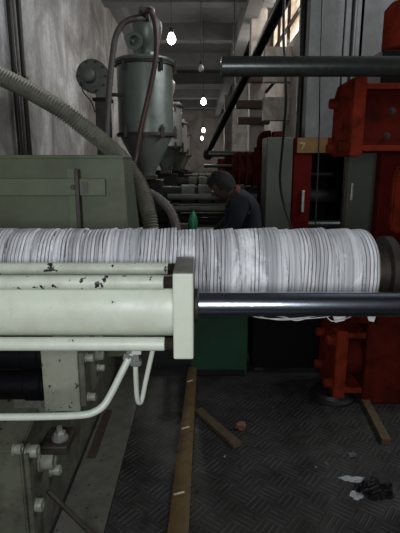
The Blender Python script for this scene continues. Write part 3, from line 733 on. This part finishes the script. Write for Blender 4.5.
finish('bracket', box(dx1-.02, HX-.2, 4.68, 4.76, 1.50, 1.56, bev=.003), M['iron'], t)
finish('power_lead', tube(bmesh.new(), spline([(bc.x-.09, 4.60, bc.z-.06), (bc.x-.07, 4.60, bc.z-.15), (bc.x+.0, 4.60, bc.z-.24), (dx0, 4.63, bc.z-.33)], 8), .006, 8), M['rubber'], t, True)

# ================================================================ NEXT MACHINES
def make_machine(Y, label):
    t = thing('moulding_machine', (0, Y, 0), label, 'machine', 'injection machines down the aisle')
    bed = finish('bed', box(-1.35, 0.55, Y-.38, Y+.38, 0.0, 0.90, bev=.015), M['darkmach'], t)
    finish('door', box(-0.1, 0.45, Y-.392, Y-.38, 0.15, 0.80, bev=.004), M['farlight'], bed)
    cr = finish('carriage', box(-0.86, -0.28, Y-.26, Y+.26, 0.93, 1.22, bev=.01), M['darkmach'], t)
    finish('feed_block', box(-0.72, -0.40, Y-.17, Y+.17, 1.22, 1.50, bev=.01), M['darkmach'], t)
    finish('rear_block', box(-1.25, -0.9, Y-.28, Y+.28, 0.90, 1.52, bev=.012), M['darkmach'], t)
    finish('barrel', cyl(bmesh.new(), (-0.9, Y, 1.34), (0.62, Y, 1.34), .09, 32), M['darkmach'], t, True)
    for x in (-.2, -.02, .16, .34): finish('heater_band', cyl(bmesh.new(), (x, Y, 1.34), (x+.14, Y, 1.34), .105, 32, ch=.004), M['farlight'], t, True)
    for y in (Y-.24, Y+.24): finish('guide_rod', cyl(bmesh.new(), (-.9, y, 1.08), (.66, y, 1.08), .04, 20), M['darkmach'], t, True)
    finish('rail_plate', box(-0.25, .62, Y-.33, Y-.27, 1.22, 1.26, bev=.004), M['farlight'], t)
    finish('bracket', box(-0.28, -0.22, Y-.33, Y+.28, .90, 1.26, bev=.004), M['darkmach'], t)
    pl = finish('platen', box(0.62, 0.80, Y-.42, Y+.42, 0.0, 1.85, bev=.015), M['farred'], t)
    for z in (1.05, 1.68):
        b = bmesh.new(); hexbolt(b, (.62, Y-.3, z), (-1, 0, 0), .05, .07); finish('nut', b, M['farred'], pl, True)
    for z in (1.05,): finish('clamp_bar', cyl(bmesh.new(), (.8, Y-.3, z), (1.5, Y-.3, z), .04, 20), M['tie'], t, True)
    return t
m2 = make_machine(5.05, 'dark moulding machine under the nearest hopper')
m2_pl = None
for i, (y, lab) in enumerate(((8.40, 'second dark moulding machine down the aisle beyond the person'), (11.90, 'third moulding machine far down the aisle'), (16.10, 'farthest moulding machine down the aisle'))):
    c = copy_tree(m2); c.location = (0, y, 0); c['label'] = lab
# long light beam in front of machine 2 with small things
t = thing('water_manifold', (0.05, 4.75, 0.90), 'pale horizontal manifold rail behind the person on machine legs', 'manifold')
finish('rail', cyl(bmesh.new(), (-.32, 4.60, at(200, 197, 4.60).z), (.56, 4.60, at(200, 197, 4.60).z), .030, 20), M['farlight'], t, True)
finish('rail', cyl(bmesh.new(), (-.32, 4.60, at(200, 209, 4.60).z), (.56, 4.60, at(200, 209, 4.60).z), .025, 20), M['farlight'], t, True)
for x in (-.30, .52): finish('leg', box(x-.02, x+.02, 4.58, 4.62, 0, at(200, 195, 4.60).z, bev=.003), M['darkmach'], t)
# green funnel and white box on top of a shelf
t = thing('stand', (-0.05, 4.4, 0), 'low dark stand holding the green bottle and the white box', 'stand')
zs = at(190, 229, 4.4).z
finish('top', box(-.25, .22, 4.28, 4.52, zs-.03, zs, bev=.003), M['darkmach'], t)
for x in (-.23, .20):
    for y in (4.3, 4.5): finish('leg', box(x-.015, x+.015, y-.015, y+.015, 0, zs-.03), M['darkmach'], t)
gp = at(193, 222, 4.4)
t = thing('green_bottle', (gp.x, 4.4, zs), 'small bright green cone shaped bottle standing on the stand', 'bottle')
finish('body', lathe(bmesh.new(), (gp.x, 4.4, zs), (0, 0, 1), [(0, .045), (.09, .045), (.17, .014)], 20), plain('bright_green_plastic', (0.02, 0.25, 0.11, 1), .35), t, True)
finish('cap', cyl(bmesh.new(), (gp.x, 4.4, zs+.17), (gp.x, 4.4, zs+.20), .014, 12), M['green'], t, True)
gp = at(184, 226, 4.38)
bb = box(gp.x-.05, gp.x+.04, 4.32, 4.42, zs, zs+.055, bev=.004)
solo('box', bb, M['farlight'], 'small whitish box lying left of the green bottle', 'box')

# far tie bars, repeated
for (px, py, Y, r, lab) in ((208.5, 154, 7.6, .045, 'slim grey tie bar behind the cabinet, ending under the sloping pipe'),
                            (204, 166, 11.4, .040, 'short far tie bar just above the head of the person')):
    p = at(px, py, Y)
    b = thing('tie_bar', (0.8, Y, p.z-r), lab, 'tie bar', 'machine tie bars')
    finish('bar', cyl(bmesh.new(), (p.x, Y, p.z), (1.38, Y, p.z), r, 24, ch=.004), M['tie'], b, True)
    finish('support', box(1.3, 1.39, Y-.08, Y+.08, 0, p.z+.08, bev=.006), M['farred'], b)
# red pump and pipework between far machines
t = thing('red_pump', (0.6, 6.6, 0), 'dirty red pump unit beyond the person, left of the cabinet', 'pump')
zp = at(245, 186, 6.6).z; zq = at(245, 152, 6.6).z
finish('base', box(.45, .98, 6.4, 6.8, 0, zp, bev=.01), M['column'], t)
finish('casing', cyl(bmesh.new(), (.47, 6.6, (zp+zq)/2), (.88, 6.6, (zp+zq)/2), (zq-zp)/2-.01, 28, ch=.02), M['farred'], t, True)
for x in (.52, .62, .72): finish('fin', box(x, x+.025, 6.36, 6.6, zp, zq, bev=.004), M['farred'], t)
finish('elbow', tube(bmesh.new(), spline([(.82, 6.5, zq-.02), (.82, 6.5, zq+.15), (.86, 6.5, zq+.22), (.96, 6.5, zq+.24)], 8), .045, 16), M['farred'], t, True)
# steel brackets on the pale column
for i, (py0, py1, x0, x1, lab) in enumerate(((75, 82, 236, 264, 'topmost dark steel bracket on the pale far column'), (100, 108, 236, 270, 'dark steel bracket in the middle of the pale far column'), (117, 124, 238, 270, 'lowest dark steel bracket on the pale far column'))):
    Yb = 10.7; a = at(x0, py1, Yb); c = at(x1, py0, Yb)
    solo('steel_bracket', box(a.x, c.x, Yb, 10.9, a.z, c.z, bev=.01), M['rust'], lab, 'bracket', 'brackets on the far column')
# diagonal strut
solo('strut', cyl(bmesh.new(), at(266, 92, 10.89), at(288, 66, 10.1), .035, 12), M['iron'], 'thin dark diagonal strut beside the pale far column', 'strut', smooth=True)

# ================================================================ BULBS
def bulb(px, py, Y, lit, label, r=.05, power=14):
    p = at(px, py, Y)
    zc = CZ if not any(abs(Y-(y+.16)) < .16 for y in (7.6, 10.3, 13.2, 16.5, 20, 24, 28)) else CZ-.42
    t = thing('hanging_bulb', (p.x, p.y, p.z-r*1.4), label, 'light bulb', 'bulbs hanging over the aisle')
    finish('bulb', lathe(bmesh.new(), (p.x, p.y, p.z-r*1.4), (0, 0, 1), [(0, 0), (r*.25, r*.62), (r*.7, r*.95), (r*1.2, r), (r*1.8, r*.8), (r*2.4, r*.45), (r*2.6, r*.42)], 24), M['bulb'] if lit else M['bulb_off'], t, True)
    finish('socket', lathe(bmesh.new(), (p.x, p.y, p.z+r*1.1), (0, 0, 1), [(0, r*.5), (r*.9, r*.5), (r*1.2, r*.2)], 16), M['rubber'], t, True)
    finish('cord', cyl(bmesh.new(), (p.x, p.y, p.z+r*2.2), (p.x, p.y, zc), .006, 8), M['rubber'], t)
    if lit:
        l = bpy.data.lights.new('bulb_light', 'POINT'); l.energy = power; l.shadow_soft_size = r; l.color = (1, .97, .92)
        lo = bpy.data.objects.new('bulb_light', l); C.objects.link(lo); lo.location = (0, -0.0, -r*.6); lo.parent = t
bulb(171.5, 38, 7.2, True, 'nearest lit bulb, hanging right of the big hopper', .062, 30)
bulb(201, 68, 9.4, False, 'unlit bulb hanging on a long cord between the lit ones', .055)
bulb(203.5, 101, 13.0, True, 'second lit bulb, hanging above the middle of the aisle', .075, 70)
bulb(203.5, 130, 23, True, 'upper of the two small distant lit bulbs', .085, 70)
bulb(202, 138, 29, True, 'lower of the two small distant lit bulbs', .085, 70)

# ================================================================ PERSON
def skin(name, chains, m, parent, sub=2):
    """chains: list of lists of (x,y,z,r) ; the first is the main one, later entries may start at an index tuple"""
    base = rootloc(parent); vs = []; es = []; rs = []; roots = []
    for ch in chains:
        prev = None
        if isinstance(ch[0], int): prev = ch[0]; ch = ch[1:]
        else: roots.append(len(vs))
        for (x, y, z, r) in ch:
            vs.append(Vector((x, y, z))-base); rs.append(r)
            if prev is not None: es.append((prev, len(vs)-1))
            prev = len(vs)-1
    me = bpy.data.meshes.new(name); me.from_pydata(vs, es, []); me.materials.append(m)
    o = bpy.data.objects.new(name, me); C.objects.link(o); o.parent = parent
    sk = o.modifiers.new('skin', 'SKIN'); sk.use_smooth_shade = True
    for i, r in enumerate(rs):
        q = me.skin_vertices[0].data[i]; q.radius = (r, r) if not isinstance(r, tuple) else r
        q.use_root = i in roots
    s = o.modifiers.new('sub', 'SUBSURF'); s.levels = sub; s.render_levels = sub
    return o
PY = 3.98
t = thing('person', (0.36, 4.02, 0), 'person with short black hair in a navy shirt bending forward to the left', 'person')
# pelvis, chest, neck of a figure bending towards -X
pel = (0.40, 4.08, 0.95); ch_ = (0.35, 4.04, 1.25); sh = (0.30, 4.00, 1.37); nk = (0.235, 3.98, 1.425); hd = (0.165, 3.97, 1.475)
arms = []
body = [[(*pel, .13), (.385, 4.06, 1.10, .125), (*ch_, .14), (*sh, .12), (*nk, .058), (.205, 3.975, 1.445, .055), (*hd, .075)],
        [0, (.43, 3.99, .88, .085), (.42, 3.97, .50, .058), (.44, 3.98, .10, .04), (.36, 3.965, .05, .04), (.28, 3.96, .035, .03)],
        [0, (.43, 4.18, .88, .085), (.40, 4.20, .50, .058), (.43, 4.20, .10, .04), (.35, 4.20, .05, .04), (.27, 4.20, .035, .03)],
        [3, (.31, 3.85, 1.36, .058), (.24, 3.80, 1.12, .042), (.06, 3.84, 1.02, .032), (.00, 3.86, 1.01, .034), (-.04, 3.865, 1.005, .03)],
        [3, (.31, 4.16, 1.36, .058), (.22, 4.22, 1.12, .042), (.04, 4.17, 1.02, .032), (-.02, 4.16, 1.01, .034), (-.06, 4.155, 1.005, .03)]]
for (hx, hy) in ((-.04, 3.865), (-.06, 4.155)):
    s = 1 if hy > 4 else -1
    for j, L in enumerate((.062, .070, .066, .052)):
        y = hy+(-.026+.0175*j)*s*1.0
        body.append([(hx+.01, y, 1.008, .009), (hx-.03, y, 1.004, .0085), (hx-.03-L*.5, y, .992, .008), (hx-.03-L*.85, y, .972, .007)])
    body.append([(hx+.045, hy-.02*s*-1, 1.0, .011), (hx+.01, hy-.05*-s, .985, .010), (hx-.02, hy-.058*-s, .972, .008)])
bo = skin('body', body, M['skin'], t)
# head: face turned left and down
hm = bmesh.new(); bmesh.ops.create_uvsphere(hm, u_segments=32, v_segments=24, radius=1)
hmat = Matrix.Translation(Vector((.155, 3.965, 1.475))) @ Matrix.Rotation(math.radians(-35), 4, 'Y')
for v in hm.verts:
    c = v.co.copy()
    x, y, z = c.x*.098, c.y*.078, c.z*.118
    if z < 0: y *= 1-.25*abs(c.z); 
    if z < -.02 and c.x < 0: x *= 1.0-.05*abs(c.z)
    v.co = hmat @ Vector((x, y, z))
finish('head', hm, M['skin'], t, True)
hd_o = None
def hpt(x, y, z): return hmat @ Vector((x, y, z))
nb = bmesh.new(); lathe(nb, hpt(-.088, 0, .02), hmat.to_3x3() @ Vector((-.45, 0, -1)), [(0, .004), (.02, .010), (.042, .015), (.052, .012), (.056, 0)], 12)
finish('nose', nb, M['skin'], t, True)
for s in (-1, 1):
    eb = bmesh.new(); bmesh.ops.create_uvsphere(eb, u_segments=12, v_segments=8, radius=.011, matrix=Matrix.Translation(hpt(-.083, .03*s, .012))); finish('eye', eb, M['eye'], t, True)
    eb = bmesh.new(); bmesh.ops.create_uvsphere(eb, u_segments=12, v_segments=8, radius=1, matrix=Matrix.Translation(hpt(.005, .078*s, -.005)) @ Matrix.Diagonal((.018, .008, .03, 1))); finish('ear', eb, M['skin'], t, True)
mb = bmesh.new(); bmesh.ops.create_uvsphere(mb, u_segments=12, v_segments=8, radius=1, matrix=Matrix.Translation(hpt(-.076, 0, -.052)) @ Matrix.Diagonal((.010, .024, .007, 1))); finish('mouth', mb, M['collar'], t, True)
hr = bmesh.new(); bmesh.ops.create_uvsphere(hr, u_segments=48, v_segments=32, radius=1)
kill = []
for v in hr.verts:
    c = v.co.copy(); k_ = 1+.07*noise.noise(c*5)+.05*noise.noise(c*17)
    x, y, z = c.x*.112*k_, c.y*.092*k_, c.z*.130*k_+.006
    if (x < -.052 and z < .050) or z < -.075 or (x < -.01 and z < -.02): kill.append(v)
    v.co = hmat @ Vector((x+.008, y, z))
bmesh.ops.delete(hr, geom=kill, context='VERTS')
bmesh.ops.solidify(hr, geom=hr.faces[:], thickness=.014)
finish('hair', hr, M['hair'], t, True)
skin('shirt', [[(pel[0], pel[1], .93, .15), (.385, 4.06, 1.10, .145), (*ch_, .16), (.315, 4.01, 1.355, .13), (.275, 3.99, 1.395, .085)],
               [3, (.315, 3.845, 1.355, .078), (.25, 3.80, 1.14, .060), (.12, 3.82, 1.05, .046)],
               [3, (.315, 4.17, 1.355, .078), (.23, 4.22, 1.14, .060), (.10, 4.18, 1.05, .046)]], M['shirt'], t)
skin('trousers', [[(pel[0], pel[1], .95, .152), (.415, 4.08, .88, .14)], [1, (.43, 3.985, .80, .095), (.42, 3.97, .50, .072), (.44, 3.98, .12, .06)], [1, (.43, 4.185, .80, .095), (.40, 4.20, .50, .072), (.43, 4.20, .12, .06)]], M['trouser'], t)
for y in (3.965, 4.20):
    s = prism(bmesh.new(), [(.24, 0), (.49, 0), (.49, .07), (.40, .10), (.30, .06), (.24, .05)], 'y', y-.045, y+.045, bev=.012)
    finish('shoe', s, M['rubber'], t, True)
d = (Vector(hd)-Vector(sh)).normalized()
finish('collar', lathe(bmesh.new(), Vector(nk)-d*.035, d, [(0, .085), (.02, .080), (.035, .070), (.035, .062), (0, .075)], 24), M['collar'], t, True, 'red collar')

t.location.x += .03
# ================================================================ THINGS ON THE TREAD PLATE
def strip_on_floor(a, b, w0, w1, th, bow=0.0, z=0.001, segs=24, arch=True):
    """a batten lying from a to b, arched cross-section if bamboo"""
    bm = bmesh.new(); a = Vector(a); b = Vector(b); d = (b-a).normalized(); s = Vector((d.y, -d.x, 0)).normalized()
    rows = []
    for i in range(segs+1):
        f = i/segs; p = a.lerp(b, f); w_ = w0+(w1-w0)*f
        p = p + s*bow*math.sin(PI*f)
        row = []
        for j in range(9):
            g = j/8*2-1
            row.append(bm.verts.new(p+s*w_*g*.5+Vector((0, 0, th*(1-(g*g)*.75 if arch else 1)))))
        row2 = [bm.verts.new(p+s*w_*(g/4-1)*.5) for g in (8, 0)]
        rows.append(row+row2)
    for A, B in zip(rows[:-1], rows[1:]):
        n = len(A)
        for j in range(n): bm.faces.new((A[j], B[j], B[(j+1) % n], A[(j+1) % n]))
    bm.faces.new(rows[0]); bm.faces.new(rows[-1][::-1])
    return bm
ba, bb = on(176, 556), on(192, 384)
bb = Vector((bb.x, bb.y, .0)); top = at(192.5, 371, 3.40)
t = thing('bamboo_strip', (ba.x, ba.y, 0), 'long split bamboo strip running along the tread plate towards the green cabinet', 'bamboo strip')
b3 = Vector((top.x, 3.41, .07))
finish('strip', strip_on_floor(ba+Vector((0, 0, .001)), b3, .100, .068, .014), M['bamboo'], t, True)
dd = (b3-ba)
for px, py in ((190.5, 388), (186, 432.5), (180, 495)):
    q = on(px, py, .02); f = max(0, min(1, (q.y-ba.y)/dd.y)); p = ba+dd*f
    w_ = .100+(.068-.100)*f
    b = bmesh.new()
    pts = [p+Vector((g*w_*.47, .006*math.sin(3*g), .001+.017*(1-g*g*.75)+.002)) for g in [i/6-1 for i in range(13)]]
    pts = pts[1:9]
    tube(b, pts, .0055, 8)
    finish('node', b, M['bamboo_node'], t, True, 'pale worn node ridge')
a = on(198, 411); b = on(238, 447)
solo('timber_offcut', strip_on_floor(a, b, .058, .062, .022, arch=False), M['wood'], 'short timber offcut lying on the tread plate right of the bamboo', 'wood offcut')
a = on(361, 396); b = on(386, 444)
t = thing('timber_batten', (a.x, a.y, 0), 'timber batten lying beside the red clamp foot at right', 'wood batten')
finish('batten', strip_on_floor(a, b, .050, .055, .035, arch=False), M['wood'], t)
q = b-(b-a).normalized()*.0
d = (b-a).normalized()
finish('cut_end', strip_on_floor(b+d*.0005, b+d*.004, .054, .054, .034, arch=False), M['bamboo'], t, False, 'pale sawn end')
def lump(c, sx, sy, sz, seed, sub=2, amp=.35):
    bm = bmesh.new(); bmesh.ops.create_icosphere(bm, subdivisions=sub, radius=1)
    zs = []
    for v in bm.verts:
        k_ = 1+amp*noise.noise(v.co*1.7+Vector((seed, seed*2, 0)))*2
        v.co = Vector((v.co.x*sx*k_, v.co.y*sy*k_, v.co.z*sz*k_))
    mz = min(v.co.z for v in bm.verts)
    for v in bm.verts:
        v.co.z = max(v.co.z-mz-sz*.3, 0); v.co += Vector((c.x, c.y, 0.0))
    return bm
solo('brick_fragment', lump(on(241, 429), .035, .03, .03, 3, 2), M['brick'], 'small reddish brick fragment near the timber offcut', 'brick fragment')
def scrap(px, py, sx, sy, seed, m, label, rz=0):
    c = on(px, py); bm = bmesh.new(); n = 16
    g = [[None]*(n+1) for _ in range(n+1)]
    for i in range(n+1):
        for j in range(n+1):
            u, v = i/n*2-1, j/n*2-1
            # crumpled piece with ragged outline
            ang = math.atan2(v, u); k_ = 1+.45*noise.noise(Vector((math.cos(ang)*1.8, math.sin(ang)*1.8, seed)))
            x, y = u*sx*k_*math.sqrt(1-v*v*.5), v*sy*k_*math.sqrt(1-u*u*.5)
            z = .004+abs(noise.noise(Vector((u*1.7, v*1.7, seed*3))))*.5*min(sx, sy)
            X = x*math.cos(rz)-y*math.sin(rz); Y_ = x*math.sin(rz)+y*math.cos(rz)
            g[i][j] = bm.verts.new((c.x+X, c.y+Y_, z))
    for i in range(n):
        for j in range(n): bm.faces.new((g[i][j], g[i+1][j], g[i+1][j+1], g[i][j+1]))
    geo = bmesh.ops.solidify(bm, geom=bm.faces[:], thickness=.003)
    mz = min(v.co.z for v in bm.verts)
    for v in bm.verts: v.co.z -= mz-.001
    return solo('plastic_scrap', bm, M[m], label, 'scrap', 'scraps on the tread plate')
scrap(374, 491, .10, .075, 4.2, 'bag', 'crumpled black film lying around the white scraps', .3)
scrap(354, 480, .075, .026, 1.3, 'plastic_white', 'larger elongated white scrap on the tread plate at right', -.1)
scrap(357, 495, .036, .028, 2.3, 'plastic_white', 'smaller white scrap just below the elongated one', .3)
scrap(352, 455, .026, .026, 5.1, 'plastic_grey', 'grey crumpled scrap above the white scraps', .3)
scrap(326.5, 463.5, .012, .020, 6.1, 'plastic_grey', 'tiny grey scrap left of the other scraps', .3)
for i, (px, py, s, lab) in enumerate(((225, 457, .007, 'tiny pale crumb below the timber offcut'), (282, 421, .006, 'tiny dark crumb right of the brick fragment'), (240, 467, .007, 'tiny dark crumb near the middle of the plate'), (254, 517, .008, 'tiny dark crumb at the bottom of the plate'), (197, 492, .008, 'tiny dark crumb just right of the bamboo strip'), (316, 468, .007, 'tiny pale crumb left of the tiny grey scrap'))):
    solo('pebble', lump(on(px, py), s, s, s, i+1, 1), M['plastic_grey'] if i in (0, 5) else M['rubber'], lab, 'crumb', 'crumbs on the tread plate', True)
# rusty bar on the ledge and steel rod leaning at the bed
a, b = on(92, 459), on(109, 412)
solo('rusty_bar', strip_on_floor(a+Vector((0, 0, .005)), b+Vector((0, 0, .005)), .042, .042, .012, arch=False), M['rust'], 'rusty flat bar lying on the cream strip beside the machine bed', 'metal bar')
d_r = ray(48, 491); pa = Vector((0, 0, H))+d_r*(-0.664/d_r.x); pb = on(100, 542, .013)
solo('steel_rod', cyl(bmesh.new(), pa, pb, .0115, 14), M['iron'], 'rusty rod leaning from the machine bed down to the floor', 'metal rod', smooth=True)
